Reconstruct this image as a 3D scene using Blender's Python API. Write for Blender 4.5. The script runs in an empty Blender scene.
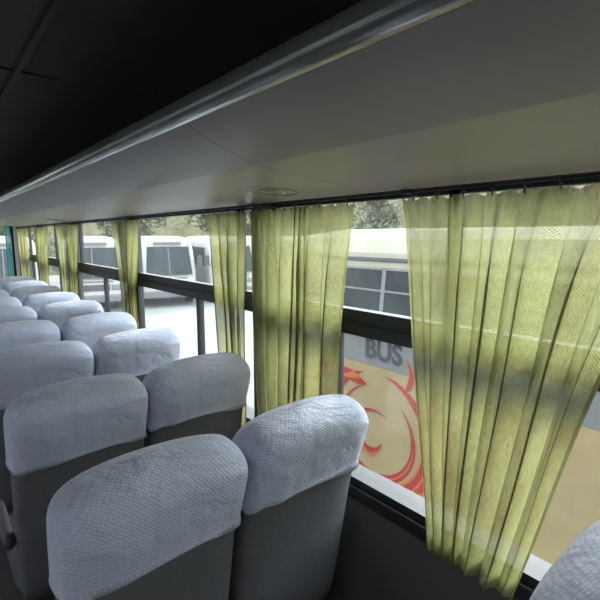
import bpy, math, random, bmesh
import mathutils
from mathutils import Vector, Matrix
random.seed(4)
S = bpy.context.scene
COL = S.collection
CZ = 1.62

# ------------------------------------------------------------------ materials
def new_mat(name):
    m = bpy.data.materials.new(name); m.use_nodes = True
    nt = m.node_tree
    b = nt.nodes.get('Principled BSDF')
    return m, nt, b

def mat(name, col, rough=0.6, metal=0.0, noise=0.08, nscale=8.0, bump=0.0, bscale=200.0, spec=0.5, bdist=0.001):
    m, nt, b = new_mat(name)
    tc = nt.nodes.new('ShaderNodeTexCoord')
    n = nt.nodes.new('ShaderNodeTexNoise'); n.inputs['Scale'].default_value = nscale
    n.inputs['Detail'].default_value = 5
    nt.links.new(tc.outputs['Object'], n.inputs['Vector'])
    r = nt.nodes.new('ShaderNodeValToRGB')
    r.color_ramp.elements[0].position = 0.3; r.color_ramp.elements[1].position = 0.7
    r.color_ramp.elements[0].color = tuple(max(0, c*(1-noise)) for c in col)+(1,)
    r.color_ramp.elements[1].color = tuple(min(1, c*(1+noise)) for c in col)+(1,)
    nt.links.new(n.outputs['Fac'], r.inputs['Fac'])
    nt.links.new(r.outputs['Color'], b.inputs['Base Color'])
    b.inputs['Roughness'].default_value = rough
    b.inputs['Metallic'].default_value = metal
    b.inputs['Specular IOR Level'].default_value = spec
    if bump > 0:
        n2 = nt.nodes.new('ShaderNodeTexNoise'); n2.inputs['Scale'].default_value = bscale
        n2.inputs['Detail'].default_value = 6
        nt.links.new(tc.outputs['Object'], n2.inputs['Vector'])
        bp = nt.nodes.new('ShaderNodeBump'); bp.inputs['Strength'].default_value = bump
        bp.inputs['Distance'].default_value = bdist
        nt.links.new(n2.outputs['Fac'], bp.inputs['Height'])
        nt.links.new(bp.outputs['Normal'], b.inputs['Normal'])
    return m

def math_node(nt, op, a, b=None):
    n = nt.nodes.new('ShaderNodeMath'); n.operation = op
    for i, v in enumerate((a, b)):
        if v is None: continue
        if isinstance(v, (int, float)): n.inputs[i].default_value = v
        else: nt.links.new(v, n.inputs[i])
    return n.outputs[0]

M_dark = mat('black_rubber', (0.022, 0.024, 0.026), 0.45)
M_wall = mat('wall_laminate', (0.12, 0.12, 0.115), 0.6, bump=0.2)
M_ceil = mat('ceiling_fabric', (0.12, 0.108, 0.095), 0.7, bump=0.3)
M_floor = mat('floor_vinyl', (0.06, 0.055, 0.05), 0.6)
M_metal = mat('brushed_metal', (0.6, 0.62, 0.65), 0.25, 0.9)
M_seat = mat('seat_fabric', (0.165, 0.165, 0.170), 1.0, noise=0.05, nscale=60, bump=0.35, bscale=7, spec=0.05, bdist=0.02)
M_plast = mat('grey_plastic', (0.08, 0.08, 0.085), 0.45)

M_rack, nt, b = new_mat('rack_plastic')
tc = nt.nodes.new('ShaderNodeTexCoord')
sx = nt.nodes.new('ShaderNodeSeparateXYZ'); nt.links.new(tc.outputs['Object'], sx.inputs[0])
fr = math_node(nt, 'FRACT', math_node(nt, 'DIVIDE', math_node(nt, 'ADD', sx.outputs['Y'], 3.78), 1.55))
ln = math_node(nt, 'LESS_THAN', fr, 0.0022)
nz = nt.nodes.new('ShaderNodeTexNoise'); nz.inputs['Scale'].default_value = 3; nz.inputs['Detail'].default_value = 8
nt.links.new(tc.outputs['Object'], nz.inputs['Vector'])
rp = nt.nodes.new('ShaderNodeValToRGB')
rp.color_ramp.elements[0].position = 0.3; rp.color_ramp.elements[1].position = 0.75
rp.color_ramp.elements[0].color = (0.48, 0.42, 0.40, 1); rp.color_ramp.elements[1].color = (0.55, 0.49, 0.47, 1)
nt.links.new(nz.outputs['Fac'], rp.inputs['Fac'])
mx = nt.nodes.new('ShaderNodeMixRGB'); mx.inputs['Color2'].default_value = (0.20, 0.17, 0.155, 1)
nt.links.new(ln, mx.inputs['Fac']); nt.links.new(rp.outputs['Color'], mx.inputs['Color1'])
nt.links.new(mx.outputs['Color'], b.inputs['Base Color'])
b.inputs['Roughness'].default_value = 0.38
b.inputs['Specular IOR Level'].default_value = 0.42
n2 = nt.nodes.new('ShaderNodeTexNoise'); n2.inputs['Scale'].default_value = 3.5
nt.links.new(tc.outputs['Object'], n2.inputs['Vector'])
bp = nt.nodes.new('ShaderNodeBump'); bp.inputs['Strength'].default_value = 0.22; bp.inputs['Distance'].default_value = 0.012
nt.links.new(n2.outputs['Fac'], bp.inputs['Height']); nt.links.new(bp.outputs['Normal'], b.inputs['Normal'])

# quilted cover: irregular puckered diamonds laid out on the cloth (UV in metres)
M_cover, nt, b = new_mat('quilted_cover')
tc = nt.nodes.new('ShaderNodeTexCoord')
nz = nt.nodes.new('ShaderNodeTexNoise'); nz.inputs['Scale'].default_value = 22; nz.inputs['Detail'].default_value = 3
nt.links.new(tc.outputs['Object'], nz.inputs['Vector'])
mp = nt.nodes.new('ShaderNodeMapping'); mp.inputs['Rotation'].default_value = (0, 0, math.radians(45))
mpa = nt.nodes.new('ShaderNodeMapping'); mpa.inputs['Scale'].default_value = (1.0, 1.3, 1.0)
nt.links.new(tc.outputs['UV'], mpa.inputs['Vector']); nt.links.new(mpa.outputs['Vector'], mp.inputs['Vector'])
vo = nt.nodes.new('ShaderNodeTexVoronoi'); vo.voronoi_dimensions = '2D'; vo.feature = 'F1'; vo.inputs['Scale'].default_value = 104
vo.inputs['Randomness'].default_value = 0.40
nt.links.new(mp.outputs['Vector'], vo.inputs['Vector'])
dm = math_node(nt, 'SUBTRACT', 1.0, vo.outputs['Distance'])
n5 = nt.nodes.new('ShaderNodeTexNoise'); n5.inputs['Scale'].default_value = 150; n5.inputs['Detail'].default_value = 3
nt.links.new(tc.outputs['Object'], n5.inputs['Vector'])
cf = math_node(nt, 'ADD', math_node(nt, 'MULTIPLY', dm, 0.85), math_node(nt, 'MULTIPLY', n5.outputs['Fac'], 0.25))
rp = nt.nodes.new('ShaderNodeValToRGB')
rp.color_ramp.elements[0].position = 0.35; rp.color_ramp.elements[0].color = (0.52, 0.565, 0.71, 1)
rp.color_ramp.elements[1].position = 0.85; rp.color_ramp.elements[1].color = (0.71, 0.75, 0.89, 1)
nt.links.new(cf, rp.inputs['Fac'])
nt.links.new(rp.outputs['Color'], b.inputs['Base Color'])
b.inputs['Roughness'].default_value = 0.95
b.inputs['Specular IOR Level'].default_value = 0.15
b.inputs['Sheen Weight'].default_value = 0.3
n4 = nt.nodes.new('ShaderNodeTexNoise'); n4.inputs['Scale'].default_value = 7; n4.inputs['Distortion'].default_value = 1.4
nt.links.new(tc.outputs['Object'], n4.inputs['Vector'])
h = math_node(nt, 'ADD', math_node(nt, 'MULTIPLY', dm, 0.0018), math_node(nt, 'MULTIPLY', n4.outputs['Fac'], 0.018))
h = math_node(nt, 'ADD', h, math_node(nt, 'MULTIPLY', nz.outputs['Fac'], 0.004))
bp = nt.nodes.new('ShaderNodeBump'); bp.inputs['Strength'].default_value = 0.9; bp.inputs['Distance'].default_value = 1.0
nt.links.new(h, bp.inputs['Height']); nt.links.new(bp.outputs['Normal'], b.inputs['Normal'])

def curtain_mat(name, c1, c2, dirt=True):
    m, nt, b = new_mat(name)
    out = nt.nodes.get('Material Output'); nt.nodes.remove(b)
    tc = nt.nodes.new('ShaderNodeTexCoord')
    sx = nt.nodes.new('ShaderNodeSeparateXYZ'); nt.links.new(tc.outputs['UV'], sx.inputs[0])
    mp = nt.nodes.new('ShaderNodeMapping'); mp.inputs['Scale'].default_value = (260, 60, 1)
    nt.links.new(tc.outputs['UV'], mp.inputs['Vector'])
    nz = nt.nodes.new('ShaderNodeTexNoise'); nz.inputs['Scale'].default_value = 1.0; nz.inputs['Detail'].default_value = 4
    nt.links.new(mp.outputs['Vector'], nz.inputs['Vector'])
    rp = nt.nodes.new('ShaderNodeValToRGB')
    rp.color_ramp.elements[0].position = 0.3; rp.color_ramp.elements[0].color = c1+(1,)
    rp.color_ramp.elements[1].position = 0.7; rp.color_ramp.elements[1].color = c2+(1,)
    nt.links.new(nz.outputs['Fac'], rp.inputs['Fac'])
    mp2 = nt.nodes.new('ShaderNodeMapping'); mp2.inputs['Scale'].default_value = (11, 3.2, 1)
    nt.links.new(tc.outputs['UV'], mp2.inputs['Vector'])
    n3 = nt.nodes.new('ShaderNodeTexNoise'); n3.inputs['Scale'].default_value = 1.0; n3.inputs['Detail'].default_value = 6
    nt.links.new(mp2.outputs['Vector'], n3.inputs['Vector'])
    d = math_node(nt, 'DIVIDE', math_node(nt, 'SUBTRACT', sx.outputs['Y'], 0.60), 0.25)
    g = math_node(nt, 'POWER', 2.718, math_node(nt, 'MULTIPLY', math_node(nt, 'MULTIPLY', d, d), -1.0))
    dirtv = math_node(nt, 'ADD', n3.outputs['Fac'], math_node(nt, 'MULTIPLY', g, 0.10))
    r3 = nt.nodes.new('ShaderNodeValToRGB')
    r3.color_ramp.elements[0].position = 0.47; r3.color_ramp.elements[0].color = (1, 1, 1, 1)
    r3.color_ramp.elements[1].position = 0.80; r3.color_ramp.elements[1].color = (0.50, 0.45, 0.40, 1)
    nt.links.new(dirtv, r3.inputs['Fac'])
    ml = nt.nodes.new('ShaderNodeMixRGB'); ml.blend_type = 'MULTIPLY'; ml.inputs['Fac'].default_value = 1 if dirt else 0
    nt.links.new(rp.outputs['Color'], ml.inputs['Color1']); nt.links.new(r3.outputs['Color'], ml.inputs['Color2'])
    wx = math_node(nt, 'SINE', math_node(nt, 'MULTIPLY', sx.outputs['X'], 1050))
    wy = math_node(nt, 'SINE', math_node(nt, 'MULTIPLY', sx.outputs['Y'], 850))
    wv = math_node(nt, 'MULTIPLY', wx, wy)
    df = nt.nodes.new('ShaderNodeBsdfDiffuse'); tl = nt.nodes.new('ShaderNodeBsdfTranslucent'); tr = nt.nodes.new('ShaderNodeBsdfTransparent')
    bp = nt.nodes.new('ShaderNodeBump'); bp.inputs['Strength'].default_value = 0.9; bp.inputs['Distance'].default_value = 0.002
    nt.links.new(wv, bp.inputs['Height']); nt.links.new(bp.outputs['Normal'], df.inputs['Normal'])
    nt.links.new(ml.outputs['Color'], df.inputs['Color']); nt.links.new(ml.outputs['Color'], tl.inputs['Color'])
    m1 = nt.nodes.new('ShaderNodeMixShader'); m1.inputs['Fac'].default_value = 0.58
    nt.links.new(df.outputs[0], m1.inputs[1]); nt.links.new(tl.outputs[0], m1.inputs[2])
    m2 = nt.nodes.new('ShaderNodeMixShader')
    fac = math_node(nt, 'ADD', math_node(nt, 'MULTIPLY', math_node(nt, 'GREATER_THAN', wv, 0.35), 0.34), 0.08)
    nt.links.new(fac, m2.inputs['Fac'])
    nt.links.new(m1.outputs[0], m2.inputs[1]); nt.links.new(tr.outputs[0], m2.inputs[2])
    nt.links.new(m2.outputs[0], out.inputs['Surface'])
    return m
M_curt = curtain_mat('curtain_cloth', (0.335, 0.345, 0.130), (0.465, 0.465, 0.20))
M_teal = curtain_mat('teal_cloth', (0.04, 0.22, 0.20), (0.06, 0.32, 0.28), dirt=False)

def glass_mat(name, tint, haze):
    m, nt, b = new_mat(name)
    out = nt.nodes.get('Material Output'); nt.nodes.remove(b)
    tr = nt.nodes.new('ShaderNodeBsdfTransparent'); tr.inputs['Color'].default_value = tint
    gl = nt.nodes.new('ShaderNodeBsdfGlossy'); gl.inputs['Roughness'].default_value = 0.03
    tl = nt.nodes.new('ShaderNodeBsdfTranslucent'); tl.inputs['Color'].default_value = (0.9, 0.95, 0.97, 1)
    nz = nt.nodes.new('ShaderNodeTexNoise'); nz.inputs['Scale'].default_value = 6; nz.inputs['Detail'].default_value = 8
    tc = nt.nodes.new('ShaderNodeTexCoord'); nt.links.new(tc.outputs['Object'], nz.inputs['Vector'])
    f = math_node(nt, 'MULTIPLY', nz.outputs['Fac'], haze)
    m1 = nt.nodes.new('ShaderNodeMixShader'); nt.links.new(f, m1.inputs['Fac'])
    nt.links.new(tr.outputs[0], m1.inputs[1]); nt.links.new(tl.outputs[0], m1.inputs[2])
    m2 = nt.nodes.new('ShaderNodeMixShader'); m2.inputs['Fac'].default_value = 0.02
    nt.links.new(m1.outputs[0], m2.inputs[1]); nt.links.new(gl.outputs[0], m2.inputs[2])
    nt.links.new(m2.outputs[0], out.inputs['Surface'])
    return m
M_glass = glass_mat('dusty_glass', (0.95, 0.975, 0.965, 1), 0.028)
M_lightcut = glass_mat('light_cut_glass', (0.45, 0.46, 0.47, 1), 0.01)  # unseen left-side panes, darkness added to cut the fill light from that side

# exterior
M_white = mat('white_paint', (0.25, 0.25, 0.24), 0.45, noise=0.05)
M_roof = mat('cream_roof_paint', (0.22, 0.20, 0.145), 0.5, noise=0.08)
M_cream = mat('cream_paint', (0.42, 0.31, 0.145), 0.8, noise=0.06, spec=0.05)
M_band = mat('pale_band', (0.20, 0.205, 0.20), 0.6, noise=0.05, spec=0.1)
M_bwin = mat('vehicle_glass', (0.016, 0.022, 0.025), 0.3, spec=0.12)
M_red = mat('red_vinyl', (0.42, 0.008, 0.010), 0.9, spec=0.02)
M_gold = mat('gold_vinyl', (0.55, 0.15, 0.01), 0.9, spec=0.02)
M_text = mat('grey_lettering', (0.035, 0.04, 0.045), 0.8, spec=0.1)
M_tyre = mat('tyre', (0.012, 0.012, 0.012), 0.8)
M_ground = mat('concrete_yard', (0.165, 0.168, 0.158), 0.9, noise=0.2, nscale=0.6)
M_leaf = mat('leaves', (0.075, 0.08, 0.040), 0.8, noise=0.5, nscale=1.5)
M_bark = mat('bark', (0.06, 0.045, 0.03), 0.9)
M_lamp = mat('headlamp', (0.12, 0.12, 0.12), 0.3)
M_hill, nt, b = new_mat('hillside_scrub')
tc = nt.nodes.new('ShaderNodeTexCoord')
nz = nt.nodes.new('ShaderNodeTexNoise'); nz.inputs['Scale'].default_value = 0.9; nz.inputs['Detail'].default_value = 9; nz.inputs['Roughness'].default_value = 0.7
nt.links.new(tc.outputs['Object'], nz.inputs['Vector'])
rp = nt.nodes.new('ShaderNodeValToRGB')
rp.color_ramp.elements[0].position = 0.35; rp.color_ramp.elements[0].color = (0.05, 0.055, 0.028, 1)
rp.color_ramp.elements[1].position = 0.68; rp.color_ramp.elements[1].color = (0.21, 0.165, 0.11, 1)
e = rp.color_ramp.elements.new(0.5); e.color = (0.125, 0.12, 0.065, 1)
nt.links.new(nz.outputs['Fac'], rp.inputs['Fac']); nt.links.new(rp.outputs['Color'], b.inputs['Base Color'])
b.inputs['Roughness'].default_value = 1.0; b.inputs['Specular IOR Level'].default_value = 0.05
bp = nt.nodes.new('ShaderNodeBump'); bp.inputs['Strength'].default_value = 1.0; bp.inputs['Distance'].default_value = 0.6
nt.links.new(nz.outputs['Fac'], bp.inputs['Height']); nt.links.new(bp.outputs['Normal'], b.inputs['Normal'])

# ------------------------------------------------------------------ mesh builder
class B:
    def __init__(s): s.v = []; s.f = []; s.m = []
    def add(s, vs, fs, mi=0):
        o = len(s.v); s.v += [tuple(v) for v in vs]
        for f in fs: s.f.append([i+o for i in f]); s.m.append(mi)
    def box(s, x0, x1, y0, y1, z0, z1, mi=0):
        vs = [(x, y, z) for x in (x0, x1) for y in (y0, y1) for z in (z0, z1)]
        s.add(vs, [(0,1,3,2),(4,6,7,5),(0,4,5,1),(2,3,7,6),(0,2,6,4),(1,5,7,3)], mi)
    def cyl(s, p0, p1, r, n=16, r2=None, mi=0):
        p0 = Vector(p0); p1 = Vector(p1); d = (p1-p0).normalized()
        a = d.orthogonal().normalized(); c = d.cross(a)
        r2 = r if r2 is None else r2
        vs = []
        for p, rr in ((p0, r), (p1, r2)):
            for i in range(n):
                t = 2*math.pi*i/n
                vs.append(p + a*rr*math.cos(t) + c*rr*math.sin(t))
        fs = [(i, (i+1) % n, n+(i+1) % n, n+i) for i in range(n)]
        fs += [tuple(range(n-1, -1, -1)), tuple(range(n, 2*n))]
        s.add(vs, fs, mi)
    def rings(s, rings, cap0=True, cap1=True, mi=0):
        n = len(rings[0]); vs = [p for r in rings for p in r]; fs = []
        for k in range(len(rings)-1):
            for i in range(n):
                j = (i+1) % n
                fs.append((k*n+i, k*n+j, (k+1)*n+j, (k+1)*n+i))
        if cap0: fs.append(tuple(range(n-1, -1, -1)))
        if cap1: fs.append(tuple(range((len(rings)-1)*n, len(rings)*n)))
        s.add(vs, fs, mi)
    def prism(s, prof, y0, y1, mi=0):
        s.rings([[(x, y0, z) for x, z in prof], [(x, y1, z) for x, z in prof]], mi=mi)
    def torus(s, c, R, r, ax='z', n=32, k=8, mi=0):
        vs = []; fs = []
        for i in range(n):
            t = 2*math.pi*i/n
            for j in range(k):
                q = 2*math.pi*j/k
                a = (R+r*math.cos(q))*math.cos(t); bb = (R+r*math.cos(q))*math.sin(t); h = r*math.sin(q)
                p = {'z': (a, bb, h), 'x': (h, a, bb), 'y': (a, h, bb)}[ax]
                vs.append((c[0]+p[0], c[1]+p[1], c[2]+p[2]))
        for i in range(n):
            for j in range(k):
                fs.append((i*k+j, ((i+1) % n)*k+j, ((i+1) % n)*k+(j+1) % k, i*k+(j+1) % k))
        s.add(vs, fs, mi)
    def obj(s, name, mats, parent=None, smooth=False, bevel=0, loc=(0,0,0), fix=True, uv=None):
        me = bpy.data.meshes.new(name); me.from_pydata(s.v, [], s.f)
        if not isinstance(mats, (list, tuple)): mats = [mats]
        for m in mats: me.materials.append(m)
        for p, mi in zip(me.polygons, s.m): p.material_index = mi; p.use_smooth = smooth
        if uv:
            ul = me.uv_layers.new()
            for l in me.loops: ul.data[l.index].uv = uv[l.vertex_index]
        me.update()
        if fix:
            bm = bmesh.new(); bm.from_mesh(me); bmesh.ops.recalc_face_normals(bm, faces=bm.faces); bm.to_mesh(me); bm.free()
        o = bpy.data.objects.new(name, me); COL.objects.link(o); o.location = loc
        if parent: o.parent = parent
        if bevel:
            md = o.modifiers.new('bevel', 'BEVEL'); md.width = bevel; md.segments = 3; md.limit_method = 'ANGLE'
        return o

def empty(name, loc=(0,0,0)):
    o = bpy.data.objects.new(name, None); o.empty_display_size = 0.1; o.location = loc; COL.objects.link(o); return o
def tag(o, label, cat, group=None, kind=None):
    o['label'] = label; o['category'] = cat
    if group: o['group'] = group
    if kind: o['kind'] = kind
def struct(o, label):
    o['kind'] = 'structure'; o['label'] = label; o['category'] = o.name.split('_')[0]
def dup(top, loc, rotz=0.0):
    t = top.copy(); COL.objects.link(t); t.location = loc; t.rotation_euler = (0, 0, rotz)
    def rec(src, dst):
        for c in src.children:
            k = c.copy(); COL.objects.link(k); k.parent = dst; rec(c, k)
    rec(top, t)
    return t

# ------------------------------------------------------------------ shell
YB, YF = -1.75, 8.0
XR, XL = 1.05, -1.25
pill = [-1.6, -0.05, 1.52, 3.07, 4.62, 6.17, 7.70]
ZW0, ZW1 = 0.775, 1.742
def side_wall(name, x0, x1, label):
    b = B()
    b.box(x0, x1, YB, YF, -0.05, ZW0)
    b.box(x0, x1, YB, YF, ZW1, 2.2)
    b.box(x0, x1, YB, pill[0]+0.04, ZW0, ZW1)
    for p in pill[1:-1]: b.box(x0, x1, p-0.04, p+0.04, ZW0, ZW1)
    b.box(x0, x1, pill[-1]-0.04, YF, ZW0, ZW1)
    o = b.obj(name, M_wall); struct(o, label); return o
side_wall('wall_right', XR, XR+0.08, 'grey laminate bus side wall with a row of window openings')
side_wall('wall_left', XL-0.08, XL, 'grey laminate bus side wall with a row of window openings')
b = B(); b.box(XL-0.08, XR+0.08, YB-0.06, YB, -0.05, 2.2); struct(b.obj('wall_back', M_wall), 'plain grey rear wall of the bus')
b = B(); b.box(XL, XR, YF, YF+0.06, -0.05, 0.85); b.box(XL, XR, YF, YF+0.06, 1.85, 2.2)
b.box(XL-0.08, XL, YF, YF+0.06, -0.05, 2.2); b.box(XR, XR+0.08, YF, YF+0.06, -0.05, 2.2)
struct(b.obj('wall_front', M_wall), 'bus front wall around the windscreen')
b = B(); b.box(XL, XR, YB, YF, -0.05, 0.0); struct(b.obj('floor', M_floor), 'dark vinyl bus floor')
b = B()
prof = []
for i in range(25):
    x = XL + (XR-XL)*i/24; t = (x-(XL+XR)/2)/((XR-XL)/2)
    prof.append((x, 2.12-0.06*t*t))
prof += [(XR, 2.2), (XL, 2.2)]
b.prism(prof, YB, YF)
for x in (-0.42, 0.10, 0.26): b.box(x-0.008, x+0.008, YB, YF, 2.100, 2.119)
for i in range(8):
    y = YB+0.9+1.25*i
    b.box(XL, XR, y-0.012, y+0.012, 2.108, 2.121)
struct(b.obj('ceiling', M_ceil), 'dark fabric bus ceiling with thin seams')

n = 0
def window(x, y0, y1, bars, gm):
    global n; n += 1
    b = B(); t = 0.028; xa, xb = x-0.015, x+0.015
    b.box(x-0.049, x+0.032, y0, y1, ZW0, ZW0+0.030); b.box(xa, xb, y0, y1, ZW1-0.012, ZW1)
    b.box(x-0.049, x+0.032, y0, y0+0.006, ZW0, ZW1); b.box(x-0.049, x+0.032, y1-0.006, y1, ZW0, ZW1)
    b.box(xa, xb, y0, y0+t, ZW0, ZW1); b.box(xa, xb, y1-t, y1, ZW0, ZW1)
    b.box(xa-0.006, xb+0.006, y0+t, y1-t, 1.290, 1.330); b.box(xa, xb, y0+t, y1-t, 1.330, 1.340); b.box(xa-0.003, xb+0.003, y0+t, y1-t, 1.340, 1.376)
    for (yy, lo) in bars:
        if lo: b.box(xa, xb, yy-0.016, yy+0.016, ZW0, 1.30)
        else: b.box(xa, xb, yy-0.014, yy+0.014, 1.37, ZW1)
    o = b.obj('window_%d' % n, M_dark); struct(o, 'black rubber-framed sliding bus window with dusty panes')
    g = B(); g.box(x-0.003, x+0.003, y0+0.005, y1-0.005, ZW0+0.01, 1.30); g.box(x-0.003, x+0.003, y0+0.005, y1-0.005, 1.36, ZW1-0.005)
    g.obj('window_pane', gm, parent=o)
for i in range(len(pill)-1):
    y0, y1 = pill[i]+0.04, pill[i+1]-0.04
    lo = {1: 1.10, 2: 2.14}.get(i, (y0+y1)/2-0.1)
    up = {1: 0.66, 2: 1.72, 3: 4.40}.get(i, (y0+y1)/2)
    window(XR+0.05, y0, y1, [(lo, True), (up, False)], M_glass)
for i in range(len(pill)-1):
    y0, y1 = pill[i]+0.04, pill[i+1]-0.04
    window(XL-0.034, y0, y1, [((y0+y1)/2, True), ((y0+y1)/2, False)], M_lightcut)
n += 1
b = B(); b.box(XL, XR, YF+0.01, YF+0.05, 0.85, 0.90); b.box(XL, XR, YF+0.01, YF+0.05, 1.80, 1.85)
b.box(XL, XL+0.05, YF+0.01, YF+0.05, 0.9, 1.8); b.box(XR-0.03, XR, YF+0.01, YF+0.05, 0.9, 1.8); b.box(-0.12, -0.08, YF+0.01, YF+0.05, 0.9, 1.8)
o = b.obj('window_%d' % n, M_dark); struct(o, 'wide black-framed bus windscreen')
g = B(); g.box(XL+0.02, XR-0.02, YF+0.027, YF+0.033, 0.87, 1.83); g.obj('window_pane', M_glass, parent=o)

b = B(); b.box(XR-0.012, XR, YB, YF, ZW0-0.04, ZW0+0.004); struct(b.obj('trim_1', M_dark, bevel=0.003), 'black sill strip under the bus windows')
b = B(); b.box(XR-0.03, XR, YB, YF, 0.0, 0.12); struct(b.obj('trim_2', M_plast, bevel=0.005), 'grey heater duct along the foot of the wall')

# ------------------------------------------------------------------ luggage rack
M_lip = mat('glossy_rack_edge', (0.52, 0.51, 0.50), 0.14, metal=0.5, noise=0.05)
def rack(flip=False):
    root = empty('luggage_rack', (XR if not flip else XL, 0, 1.745))
    sg = -1 if not flip else 1
    def P(x, z): return (sg*(1.05-x), z-1.745)
    pr = [(1.048, 1.748), (0.98, 1.750), (0.88, 1.756), (0.76, 1.766), (0.66, 1.775), (0.60, 1.781), (0.592, 1.783), (0.56, 1.793), (0.52, 1.806), (0.48, 1.821), (0.45, 1.835), (0.430, 1.847),
          (0.44, 1.862), (0.50, 1.828), (0.60, 1.808), (0.8, 1.80), (1.048, 1.80)]
    b = B(); b.prism([P(*q) for q in pr], YB+0.01, 7.3)
    o = b.obj('shelf_panel', M_rack, parent=root)
    for p in o.data.polygons: p.use_smooth = True
    md = o.modifiers.new('e', 'EDGE_SPLIT'); md.split_angle = math.radians(7)
    cxl, czl, rl = 0.422, 1.867, 0.024
    ctrl = [(cxl+rl*math.cos(a), czl+rl*math.sin(a)) for a in [2*math.pi*i/22 for i in range(22)]]
    b = B(); b.prism([P(*q) for q in ctrl], YB+0.01, 7.3)
    t = b.obj('edge_moulding', M_lip, parent=root); t['label'] = 'glossy rolled rack lip'
    for p in t.data.polygons: p.use_smooth = True
    md = t.modifiers.new('e', 'EDGE_SPLIT'); md.split_angle = math.radians(60)
    if not flip:
        for i, (sy) in enumerate([1.15, 4.25]):
            x, z = P(0.85, 1.757)
            b = B(); b.torus((0, 0, 0), 0.080, 0.0012, 'z', 48, 8)
            c = b.obj('speaker_ring', M_plast, parent=root, smooth=True, loc=(x, sy, z+0.0015)); c['label'] = 'dark round cut-out ring'
            c.rotation_euler = (0, math.radians(5), 0)
            b = B(); b.cyl((0, 0, -0.001), (0, 0, 0.004), 0.045, 40)
            for k in range(3): b.torus((0, 0, -0.001), 0.012+0.011*k, 0.001, 'z', 32, 6)
            c = b.obj('speaker_cover', M_lip, parent=root, smooth=False, loc=(x, sy, z+0.0005))
            c.rotation_euler = (0, math.radians(5), 0)
    tag(root, 'brown-grey moulded plastic overhead luggage rack above the windows' if not flip else 'brown-grey plastic overhead luggage rack across the aisle', 'luggage rack', group='overhead luggage racks')
rack(False); rack(True)

b = B(); b.cyl((1.016, YB+0.02, 1.7375), (1.016, 7.6, 1.7375), 0.004, 10)
for y in [YB+0.2+0.775*i for i in range(12)]: b.box(1.012, 1.05, y-0.008, y+0.008, 1.735, 1.745)
o = b.obj('curtain_rail', M_dark, smooth=False); tag(o, 'thin dark metal curtain rail under the luggage rack', 'curtain rail')

# ------------------------------------------------------------------ curtains
def curtain(yt, yb, folds, label, zt=1.712, zb=0.74, amp=0.02, m=None, seed=0, hooks=True, x=1.016, axis='y', mid=None, over=0.38, wv=0.35):
    rnd = random.Random(seed)
    NU = folds*20; NV = 44
    y0t, y1t = yt; y0b, y1b = yb
    cx = (y0t+y1t)/2
    root_loc = (x, cx, zb) if axis == 'y' else (cx, x, zb)
    wd = [rnd.uniform(0.45, 1.7) for _ in range(folds)]; tot = sum(wd); acc = [0]
    for w_ in wd: acc.append(acc[-1]+w_/tot)
    wd2 = [w_*rnd.uniform(1-wv*0.7, 1+wv) for w_ in wd]; tot2 = sum(wd2); acc2 = [0]
    for w_ in wd2: acc2.append(acc2[-1]+w_/tot2)
    am = [rnd.uniform(0.4, 1.0) for _ in range(folds+1)]
    vs = []; uvs = []
    for j in range(NV+1):
        v = j/NV
        z = zt + (zb-zt)*v
        s = v**0.8
        a0 = y0t+(y0b-y0t)*s; a1 = y1t+(y1b-y1t)*s
        if mid:
            w = math.exp(-((v-mid[0])/0.25)**2)
            a0 += (mid[1]-a0)*w*mid[3]; a1 += (mid[2]-a1)*w*mid[3]
        for i in range(NU+1):
            u = i/NU
            k = u*folds; ki = int(min(k, folds-1)); fr = k-ki
            sm = fr*fr*(3-2*fr)
            A = am[ki]*(1-sm)+am[ki+1]*sm
            pos = (acc[ki]*(1-v)+acc2[ki]*v)*(1-fr)+(acc[ki+1]*(1-v)+acc2[ki+1]*v)*fr
            t = 2*math.pi*k
            head = 0.25+0.75*min(1, v/0.22)
            gather = 0.005*math.exp(-v*14)*math.sin(t*3.0+ki)
            dx = amp*A*head*(math.sin(t)+0.15*math.sin(2*t+1.3+2*v))*0.8+gather+0.002*math.sin(v*9+ki*2.1)
            dy = (a1-a0)/folds*over*math.sin(2*t+0.5)*head*A*0.5
            yy = a0+(a1-a0)*pos+dy+0.006*math.sin(v*5+ki)
            yy = max(min(yy, max(a0, a1)+0.01), min(a0, a1)-0.01)
            zz = z + (0.008*math.sin(t*0.5+seed) if j == NV else 0) + (0.009*abs(math.cos(t)) if j == 0 else 0)
            p = (dx, yy-cx, zz-zb) if axis == 'y' else (yy-cx, dx, zz-zb)
            vs.append(p); uvs.append((u*(abs(y1t-y0t)*1.6)+seed*3.1, v*abs(zt-zb)))
    fs = [(j*(NU+1)+i, j*(NU+1)+i+1, (j+1)*(NU+1)+i+1, (j+1)*(NU+1)+i) for j in range(NV) for i in range(NU)]
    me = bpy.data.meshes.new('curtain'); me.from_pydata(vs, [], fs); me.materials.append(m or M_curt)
    uv = me.uv_layers.new()
    for l in me.loops: uv.data[l.index].uv = uvs[l.vertex_index]
    for p in me.polygons: p.use_smooth = True
    me.update()
    root = bpy.data.objects.new('window_curtain', me); COL.objects.link(root); root.location = root_loc
    tag(root, label, 'curtain', group='yellow-green window curtains' if m is None else None)
    if hooks:
        hk = None
        cnt = max(4, folds+2)
        for i in range(cnt):
            u = (i+0.5)/cnt; yy = y0t+(y1t-y0t)*u-cx
            loc = (0, yy, 1.734-zb)
            if hk is None:
                bb = B(); bb.torus((0, 0, 0), 0.0085, 0.0018, 'y', 14, 6); bb.cyl((0, 0, -0.0085), (0, 0, -0.022), 0.0018, 6)
                hk = bb.obj('curtain_hook', M_dark, parent=root, smooth=True, loc=loc)
            else:
                c = hk.copy(); c.location = loc; COL.objects.link(c)
    return root

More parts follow.
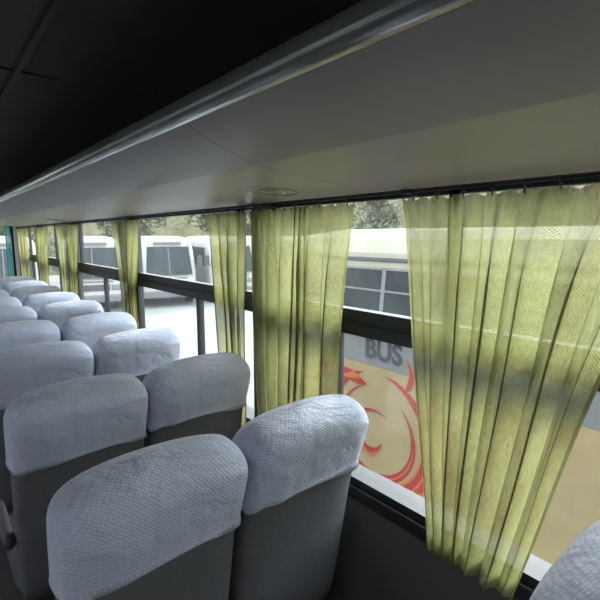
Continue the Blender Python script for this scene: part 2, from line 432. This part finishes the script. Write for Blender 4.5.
L = 'sheer yellow-green pleated cloth curtain '
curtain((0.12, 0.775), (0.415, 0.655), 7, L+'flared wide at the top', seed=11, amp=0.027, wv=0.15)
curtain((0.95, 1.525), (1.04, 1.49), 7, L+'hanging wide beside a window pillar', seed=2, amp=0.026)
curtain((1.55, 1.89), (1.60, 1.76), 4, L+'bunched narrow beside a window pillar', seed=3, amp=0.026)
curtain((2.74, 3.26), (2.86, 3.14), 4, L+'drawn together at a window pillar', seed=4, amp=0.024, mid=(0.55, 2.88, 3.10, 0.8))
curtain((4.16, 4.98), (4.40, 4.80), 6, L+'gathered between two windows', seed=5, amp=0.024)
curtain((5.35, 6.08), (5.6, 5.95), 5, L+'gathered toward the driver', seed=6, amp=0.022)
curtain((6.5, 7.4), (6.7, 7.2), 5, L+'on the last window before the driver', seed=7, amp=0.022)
curtain((0.93, 1.01), (0.93, 1.0), 3, 'teal cloth curtain beside the bus windscreen', zt=1.8, zb=0.95, m=M_teal, seed=8, hooks=False, x=7.93, axis='x', amp=0.02)

# ------------------------------------------------------------------ seats
def ring(z, a, bdep, cy, crown=0.0, n=64, p=4.0):
    r = []
    for i in range(n):
        t = 2*math.pi*i/n
        c, s_ = math.cos(t), math.sin(t)
        x = a*abs(c)**(2/p)*(1 if c >= 0 else -1); y = bdep*abs(s_)**(2/p)*(1 if s_ >= 0 else -1)
        r.append((x, cy+y, z-crown*(x/0.21)**2*1.0))
    return r
ZT = 1.152
def back_cy(z): return (ZT-z)*0.17
def back_dims(z):
    t = (z-0.40)/(ZT-0.40)
    a = 0.199+0.004*math.sin(t*math.pi)
    bd = 0.060+0.034*math.exp(-((t-0.90)/0.18)**2)
    a += 0.003*math.exp(-((t-0.86)/0.12)**2)
    return a, bd
def back_rings(z0, off, topr=0.074, ztop=ZT):
    rs = []
    zs = [z0+(ztop-topr-z0)*i/12 for i in range(13)]
    for z in zs:
        a, bd = back_dims(z); rs.append(ring(z, a+off, bd+off, back_cy(z), 0.022*max(0, (z-0.9)/(ztop-0.9))))
    a, bd = back_dims(ztop-topr)
    for i in range(1, 13):
        q = i/12*math.pi/2
        z = ztop-topr+(topr+off)*math.sin(q)
        k = math.cos(q)
        aa = a+off-0.062*(1-k); dd = (bd+off)*(0.02+0.98*k)
        rs.append(ring(z, aa*(1 if i < 12 else 0.98), dd, back_cy(z)+0.004*(1-k), 0.022, p=4.0-1.1*(1-k)))
    return rs
def cover_mesh(seed, z0):
    rnd = random.Random(seed)
    rs = back_rings(z0, 0.007)
    ph = rnd.uniform(0, 6)
    out = []
    for k, r in enumerate(rs):
        w = max(0, 1-k/12.0)
        rr = []
        for i, p in enumerate(r):
            ang = 2*math.pi*i/len(r)
            d = w*(0.0050*math.sin(7*ang+ph+k*0.3)+0.0032*math.sin(13*ang+2*ph+k*0.2))
            cy = back_cy(p[2]); f = 1+max(d, -0.0045)/0.1*0.6
            rr.append((p[0]*(1+d*1.2) if abs(p[0]) > 0.1 else p[0], cy+(p[1]-cy)*max(f, 0.97), p[2]))
        out.append(rr)
    inner = [(p[0]*0.985, back_cy(p[2])+(p[1]-back_cy(p[2]))*0.95, p[2]+0.004) for p in out[0]]
    hem = []
    for i, p in enumerate(out[0]):
        ang = 2*math.pi*i/len(out[0])
        w = 0.008*math.sin(3*ang+ph)+0.004*math.sin(8*ang+1+ph)
        cy = back_cy(p[2])
        hem.append((p[0]*1.008, cy+(p[1]-cy)*1.08, p[2]+w-0.004))
    allr = [inner, hem]+out[1:]
    nn = len(hem); ri = int(nn*0.75)
    uv = []; run = 0; prev = None
    for r in allr:
        q = Vector(r[ri])
        if prev is not None: run += (q-prev).length
        prev = q
        for p in r:
            y = p[1]-back_cy(p[2])
            uv.append((p[0]*(1-y/0.20), run))
    return allr, uv
def seat_proto(loc, seed=0, z0=0.935):
    root = empty('bus_seat', loc)
    b = B(); b.rings(back_rings(0.40, 0.0))
    b.obj('backrest', M_seat, parent=root, smooth=True)
    rr, uv = cover_mesh(seed, z0)
    b = B(); b.rings(rr, cap0=False)
    o = b.obj('headrest_cover', M_cover, parent=root, smooth=True, uv=uv); o['label'] = 'pale blue-white quilted cloth cover'
    b = B(); rr = []
    for z, k in ((0.34, 0.93), (0.35, 0.99), (0.38, 1), (0.42, 1), (0.45, 0.985), (0.468, 0.95), (0.476, 0.88), (0.478, 0.6)):
        rr.append([(p[0], p[1], p[2]) for p in ring(z, 0.205*k, 0.215*k, 0.39, 0, p=5)])
    b.rings(rr); b.obj('seat_cushion', M_seat, parent=root, smooth=True)
    b = B(); b.box(-0.19, 0.19, 0.15, 0.58, 0.30, 0.345)
    b.box(-0.15, -0.11, 0.2, 0.24, 0, 0.30); b.box(0.11, 0.15, 0.2, 0.24, 0, 0.30); b.box(-0.15, -0.11, 0.5, 0.54, 0, 0.30); b.box(0.11, 0.15, 0.5, 0.54, 0, 0.30)
    b.obj('seat_frame', M_plast, parent=root, bevel=0.006)
    return root
def armrest(seat):
    b = B(); rr = []
    for y, k in ((0.07, 0.8), (0.09, 1), (0.3, 1), (0.35, 0.9), (0.365, 0.5)):
        rr.append([(-0.222+0.020*k*math.cos(t), y, 0.64+0.022*k*math.sin(t)) for t in [2*math.pi*i/16 for i in range(16)]])
    b.rings(rr); b.obj('armrest', M_plast, parent=seat, smooth=True)
XA, XW = 0.345, 0.773
Y0 = 0.895
protoW = seat_proto((XW, Y0, 0), 1); protoA = seat_proto((XA, Y0, 0), 2, 0.918); armrest(protoA)
seats = [protoW, protoA]
for k in range(1, 10):
    y = Y0+0.642*k
    if y > 6.6: break
    seats.append(dup(protoW, (XW, y+random.uniform(-.02, .02), 0)))
    seats.append(dup(protoA, (XA, y+random.uniform(-.02, .02), 0)))
seats.append(dup(protoW, (XW, 0.128, 0))); seats.append(dup(protoA, (XA, 0.09, 0)))
for s_ in seats: tag(s_, 'grey fabric bus seat with pale blue-white quilted headrest cover', 'bus seat', group='rows of covered bus seats')

# ------------------------------------------------------------------ exterior
GZ = -1.0
b = B(); b.box(-60, 80, -50, 90, GZ-0.1, GZ); o = b.obj('ground', M_ground); o['kind'] = 'structure'; o['label'] = 'pale concrete parking yard'; o['category'] = 'ground'

def wheel(root, x, y, r=0.38):
    b = B(); b.cyl((-0.11, 0, 0), (0.11, 0, 0), r, 32)
    w = b.obj('wheel', M_tyre, parent=root, loc=(x, y, r), bevel=0.02)
    b = B(); b.cyl((-0.12, 0, 0), (0.12, 0, 0), r*0.55, 24); b.obj('hub', M_metal, parent=w)

def side_bus():
    xs, w, y0, y1 = 2.6, 2.0, -3.4, 3.55
    root = empty('minibus', (xs+w/2, 0, GZ))
    def sec(k=1.0, zr=1.0):
        hw = w/2
        pts = [(-hw+0.06, 0.34), (-hw, 0.46), (-hw, 1.0), (-hw, 1.64), (-hw+0.0, 1.86), (-hw+0.05, 2.36), (-hw+0.09, 2.49), (-hw+0.17, 2.60), (-hw+0.30, 2.66), (-hw+0.5, 2.68)]
        pr = pts+[(-x, z) for x, z in reversed(pts)]
        return [(x*k, 0.34+(z-0.34)*zr) for x, z in pr]
    b = B()
    rs = []
    for y, k, zr in ((y0, 0.9, 0.9), (y0+0.06, 0.97, 0.97), (y0+0.2, 1, 1), (y1-0.55, 1, 1), (y1-0.2, 0.98, 0.985), (y1, 0.92, 0.9)):
        rs.append([(x, y, z) for x, z in sec(k, zr)])
    b.rings(rs)
    b.obj('body', M_roof, parent=root)
    b = B(); b.box(-w/2-0.004, -w/2+0.01, y0+0.2, y1-0.55, 0.46, 1.62); o = b.obj('side_panel', M_cream, parent=root); o['label'] = 'cream lower side panel'
    b = B(); b.box(-w/2-0.006, -w/2+0.01, y0+0.2, y1-0.55, 1.62, 1.87); b.obj('waist_band', M_band, parent=root)
    b = B(); b.box(-w/2+0.060, -w/2+0.09, y0+0.3, y1-0.6, 2.43, 2.455); o = b.obj('rain_gutter', M_plast, parent=root)
    ys = [y0+0.35+0.95*i for i in range(7)]
    for i in range(6):
        b = B()
        a = ys[i]; c = ys[i+1]-0.05
        x0 = -w/2-0.004; x1 = -w/2+0.042
        b.add([(x0, a, 1.89), (x0, c, 1.89), (x1, c, 2.38), (x1, a, 2.38)], [(0, 1, 2, 3)])
        b.obj('side_window', M_bwin, parent=root)
        q0 = lambda z, o_: x0-o_+(x1-x0)*(z-1.89)/0.49
        b = B()
        def bar(ya, yb_, za, zb_, o_=0.010):
            b.add([(q0(za, o_), ya, za), (q0(za, o_), yb_, za), (q0(zb_, o_), yb_, zb_), (q0(zb_, o_), ya, zb_)], [(0, 1, 2, 3)])
        mid_ = (a+c)/2
        bar(mid_-0.018, mid_+0.018, 1.89, 2.38); bar(a, c, 2.365, 2.38); bar(a, c, 1.89, 1.905); bar(a, a+0.016, 1.89, 2.38); bar(c-0.016, c, 1.89, 2.38)
        bar(a, c, 2.20, 2.215)
        b.obj('window_frame', M_band, parent=root, fix=False)
    for yy in (y0+1.3, y1-1.1):
        wheel(root, -w/2+0.13, yy); wheel(root, w/2-0.13, yy)
    cy, cz = 2.17, 1.08
    X0 = -w/2-0.006
    rad = math.radians
    lift = [0.0]
    def blade(r0, w0, a0, sweep, grow=0.0, mi=0, cyo=0, czo=0, pk=0.45):
        N = 34; vs = []; lift[0] += 0.00012
        for i in range(N+1):
            t = i/N; a = a0+sweep*t; r = r0+grow*t*t
            tt = 0.5*t/pk if t < pk else 0.5+0.5*(t-pk)/(1-pk)
            ww = max(w0*math.sin(math.pi*tt)**0.8, 0.0015)
            vs.append((X0-lift[0], cy+cyo+math.cos(a)*(r-ww/2), cz+czo+math.sin(a)*(r-ww/2)))
            vs.append((X0-lift[0], cy+cyo+math.cos(a)*(r+ww/2), cz+czo+math.sin(a)*(r+ww/2)))
        D.add(vs, [(2*i, 2*i+1, 2*i+3, 2*i+2) for i in range(N)], mi)
    D = B()
    # thick circular swirl with orange edging strands
    blade(0.49, 0.175, rad(100), rad(335), 0.0, mi=1, pk=0.6)
    blade(0.49, 0.135, rad(100), rad(335), 0.0, pk=0.6)
    blade(0.36, 0.075, rad(130), rad(300), 0.02, pk=0.55)
    blade(0.60, 0.050, rad(150), rad(250), 0.03, pk=0.6)
    blade(0.49, 0.022, rad(130), rad(280), 0.0, mi=1, pk=0.6)
    blade(0.36, 0.016, rad(150), rad(260), 0.02, mi=1, pk=0.6)
    for k in range(13):     # hooked flame tongues with orange edges
        a = rad(110+k*23)
        R_ = 0.13+0.015*(k % 3)
        blade(R_, 0.062, a+2.0, -1.8, 0.05, mi=1, cyo=math.cos(a)*0.53, czo=math.sin(a)*0.53, pk=0.35)
        blade(R_, 0.042, a+2.0, -1.8, 0.05, mi=0, cyo=math.cos(a)*0.53, czo=math.sin(a)*0.53, pk=0.35)
    for k in range(6):      # streaming tails
        blade(0.38+0.10*k, 0.060, rad(100-9*k), rad(-52), 0.12, mi=(1 if k % 3 == 1 else 0), cyo=0.16, czo=0.0-0.06*k, pk=0.3)
    for k in range(3):
        blade(0.10+0.045*k, 0.035, rad(190+50*k), rad(200), 0.05, mi=(1 if k == 1 else 0), cyo=0.03, czo=-0.04, pk=0.4)
    o = D.obj('swirl_decal', [M_red, M_gold], parent=root, fix=False); o['label'] = 'red and gold flaming dragon-like swirl'
    cu = bpy.data.curves.new('lettering', 'FONT'); cu.body = 'BUS'; cu.size = 0.21; cu.extrude = 0.002; cu.offset = 0.005; cu.align_x = 'CENTER'
    to = bpy.data.objects.new('lettering', cu); COL.objects.link(to)
    dg = bpy.context.evaluated_depsgraph_get(); me = bpy.data.meshes.new_from_object(to.evaluated_get(dg))
    bpy.data.objects.remove(to)
    me.materials.clear(); me.materials.append(M_text)
    to = bpy.data.objects.new('lettering', me); COL.objects.link(to); to.parent = root
    to.rotation_euler = (math.radians(90), 0, math.radians(-90)); to.location = (-w/2-0.012, 2.11, 1.685)
    to['label'] = 'dark grey letters BUS'
    tag(root, 'white and cream minibus with red dragon swirl and BUS lettering', 'bus')
side_bus()

def van(loc, rot):
    root = empty('minibus', loc); root.rotation_euler = (0, 0, rot)
    w, h, Ln = 2.0, 2.6, 6.2
    hw = w/2
    pts = [(-hw+0.10, 0.34), (-hw+0.02, 0.42), (-hw, 0.6), (-hw, 1.0), (-hw, 1.4), (-hw+0.05, 2.15), (-hw+0.09, 2.33), (-hw+0.17, 2.47), (-hw+0.30, 2.56), (-hw+0.5, 2.6), (-hw+0.8, 2.62)]
    base = pts+[(-x, z) for x, z in reversed(pts)]
    def nose(y, z):
        yy = y
        if y < 1.0:
            k = (1-y/1.0)
            if z > 1.20: yy += (z-1.20)*0.30*k
            if z > 2.25: yy += ((z-2.25)/0.35)**2*0.35*k
            if z < 0.7: yy += 0.04*k
        return yy
    b = B(); rs = []
    for y, k in ((0.0, 0.84), (0.03, 0.91), (0.09, 0.96), (0.22, 0.99), (0.5, 1.0), (1.0, 1.0), (Ln-0.3, 1.0), (Ln-0.08, 0.98), (Ln, 0.92)):
        rs.append([(x*k, nose(y, z), z) for x, z in base])
    b.rings(rs); o = b.obj('body', M_white, parent=root, smooth=True)
    md = o.modifiers.new('e', 'EDGE_SPLIT'); md.split_angle = math.radians(50)
    b = B(); vs = []
    M_ = 12
    for j in range(7):
        z = 1.20+1.02*j/6; wd_ = 0.93-0.09*j/6
        for i in range(M_+1):
            u = -1+2*i/M_
            vs.append((u*wd_, nose(0, z)-0.035+0.12*abs(u)**4, z))
    b.add(vs, [(j*(M_+1)+i, j*(M_+1)+i+1, (j+1)*(M_+1)+i+1, (j+1)*(M_+1)+i) for j in range(6) for i in range(M_)])
    b.obj('windscreen', M_bwin, parent=root, smooth=True)
    b = B(); b.add([(-0.015, nose(0, 1.22)-0.045, 1.22), (0.015, nose(0, 1.22)-0.045, 1.22), (0.015, nose(0, 2.2)-0.045, 2.2), (-0.015, nose(0, 2.2)-0.045, 2.2)], [(0, 1, 2, 3)])
    b.obj('windscreen_divider', M_plast, parent=root)
    b = B(); b.box(-0.50, 0.50, nose(0, 2.33)-0.03, nose(0, 2.33)+0.1, 2.29, 2.40); o = b.obj('destination_panel', M_plast, parent=root, bevel=0.02)
    for s_ in (-0.62, 0.12):
        b = B(); b.cyl((s_, -0.05, 1.20), (s_+0.38, nose(0, 1.6)-0.06, 1.6), 0.014, 6)
        b.obj('wiper', M_dark, parent=root)
    b = B(); b.box(-0.62, 0.62, -0.045, 0.0, 1.06, 1.10); b.obj('nose_trim', M_plast, parent=root, bevel=0.01)
    for s_ in (-1, 1):
        b = B(); b.add([(s_*(hw+0.004), 0.8, 1.40), (s_*(hw+0.004), 5.9, 1.40), (s_*(hw-0.045), 5.9, 2.15), (s_*(hw-0.045), 0.9, 2.15)], [(0, 1, 2, 3)])
        b.obj('side_window', M_bwin, parent=root)
    b = B(); b.box(-0.97, 0.97, -0.08, 0.12, 0.36, 0.62); b.obj('bumper', M_plast, parent=root, bevel=0.05)
    b = B(); b.box(-0.5, 0.5, -0.03, 0.05, 0.76, 0.97); b.obj('grille', M_dark, parent=root, bevel=0.01)
    for s_ in (-1, 1):
        b = B(); b.box(s_*0.70-0.15, s_*0.70+0.15, -0.035, 0.1, 0.77, 0.97); b.obj('headlamp', M_lamp, parent=root, bevel=0.03)
        b = B(); b.box(s_*1.10-0.09, s_*1.10+0.09, -0.08, 0.0, 1.50, 1.88); b.cyl((s_*0.95, 0.1, 1.5), (s_*1.08, 0, 1.6), 0.015, 8); b.obj('mirror', M_dark, parent=root)
        for y in (1.1, 4.8): wheel(root, s_*0.87, y)
    return root
vans = [van((6.85, 15.6, GZ), -0.25)]
for (x, y, r) in [(9.35, 15.2, -0.27), (4.3, 16.0, -0.22), (11.9, 14.8, -0.3), (1.8, 16.2, -0.15), (-0.8, 16.4, -0.1), (14.5, 14.4, -0.32)]:
    vans.append(dup(vans[0], (x, y, GZ), r))
for v_ in vans: tag(v_, 'cream-white parked minibus with large dark windscreen', 'bus', group='parked white minibuses')

b = B(); N = 140; vs = []; J = 30
for j in range(J):
    for i in range(N+1):
        a = math.radians(-20+150*i/N); r = 34+j*0.8
        h = 0.0 if j == 0 else (7.5*(1-math.exp(-j/5.0))+j*0.12)*(0.85+0.35*mathutils.noise.noise(Vector((i*0.10, j*0.2, 1))))+0.7*mathutils.noise.noise(Vector((i*0.5, j*0.6, 5)))+0.35*mathutils.noise.noise(Vector((i*1.7, j*1.9, 9)))
        vs.append((r*math.cos(a), r*math.sin(a), GZ+max(0, h)-0.02))
b.add(vs, [(j*(N+1)+i, j*(N+1)+i+1, (j+1)*(N+1)+i+1, (j+1)*(N+1)+i) for j in range(J-1) for i in range(N)])
o = b.obj('hillside', M_hill, smooth=True, fix=False); o['kind'] = 'structure'; o['label'] = 'scrubby brown-green slope behind the parking yard'; o['category'] = 'ground'

def tree(loc):
    root = empty('tree', loc)
    b = B()
    pts = [Vector((0, 0, 0)), Vector((0.1, 0.05, 1.2)), Vector((-0.05, 0.1, 2.6)), Vector((0.1, 0, 4.2))]
    for i in range(3): b.cyl(pts[i], pts[i+1], 0.2-0.045*i, 10, 0.2-0.045*(i+1))
    for k in range(7):
        a = k*2.4; z = 1.6+0.35*k
        b.cyl((0, 0, z), (1.3*math.cos(a), 1.3*math.sin(a), z+1.0), 0.06, 6, 0.02)
    b.obj('trunk', M_bark, parent=root, smooth=True)
    b = B()
    cl = [(random.uniform(-1.4, 1.4), random.uniform(-1.4, 1.4), random.uniform(1.6, 5.6), random.uniform(0.6, 1.0)) for _ in range(20)]
    for cx, cy, cz, r in cl:
        for _ in range(170):
            d = Vector((random.gauss(0, 1), random.gauss(0, 1), random.gauss(0, 0.8))).normalized()*r*random.uniform(0.6, 1.05)
            p = Vector((cx, cy, cz))+d; s1 = random.uniform(0.09, 0.18)
            u = Vector((random.gauss(0, 1), random.gauss(0, 1), random.gauss(0, 1))).normalized(); w = u.orthogonal().normalized()
            b.add([p-u*s1, p-w*s1*0.6, p+u*s1, p+w*s1*0.6], [(0, 1, 2, 3)])
    b.obj('foliage', M_leaf, parent=root, fix=False)
    return root
tr0 = tree((20.5, 8.5, GZ)); trees = [tr0]
for i, (x, y) in enumerate([(22.0, 18.6), (21, 2.2), (20.2, 24.0), (15.2, 26.2), (9.6, 27.6), (4.2, 28.4), (-1.6, 28.8)]):
    trees.append(dup(tr0, (x, y, GZ), i*1.3))
for t_ in trees: tag(t_, 'leafy green roadside tree', 'tree', group='trees behind the yard')

# ------------------------------------------------------------------ light / world / camera
sl = bpy.data.lights.new('sun', 'SUN'); sl.energy = 3.0; sl.angle = math.radians(16); sl.color = (1.0, 0.96, 0.90)
so = bpy.data.objects.new('sun', sl); COL.objects.link(so)
dvec = -Vector((0.80, 0.35, 0.85))
so.rotation_euler = dvec.to_track_quat('-Z', 'Y').to_euler(); so.location = (20, 10, 20)

w = bpy.data.worlds.new('World'); S.world = w; w.use_nodes = True
nt = w.node_tree; bg = nt.nodes['Background']
tc = nt.nodes.new('ShaderNodeTexCoord'); sx = nt.nodes.new('ShaderNodeSeparateXYZ'); nt.links.new(tc.outputs['Generated'], sx.inputs[0])
rp = nt.nodes.new('ShaderNodeValToRGB'); rp.color_ramp.elements[0].position = 0.0; rp.color_ramp.elements[1].position = 0.6
rp.color_ramp.elements[0].color = (1.0, 0.99, 1.0, 1); rp.color_ramp.elements[1].color = (0.82, 0.90, 1.0, 1)
nt.links.new(sx.outputs['Z'], rp.inputs['Fac']); nt.links.new(rp.outputs['Color'], bg.inputs['Color'])
bg.inputs['Strength'].default_value = 5.8

cam = bpy.data.cameras.new('camera'); co = bpy.data.objects.new('camera', cam); COL.objects.link(co)
cam.sensor_width = 36; cam.lens = 36*445/600; cam.clip_start = 0.02
co.location = (0, 0, CZ)
yaw = math.radians(40); pit = math.radians(8.2)
F = Vector((math.sin(yaw)*math.cos(pit), math.cos(yaw)*math.cos(pit), -math.sin(pit)))
co.rotation_euler = F.to_track_quat('-Z', 'Y').to_euler()
S.camera = co
S.view_settings.view_transform = 'Standard'
S.view_settings.exposure = 0.2
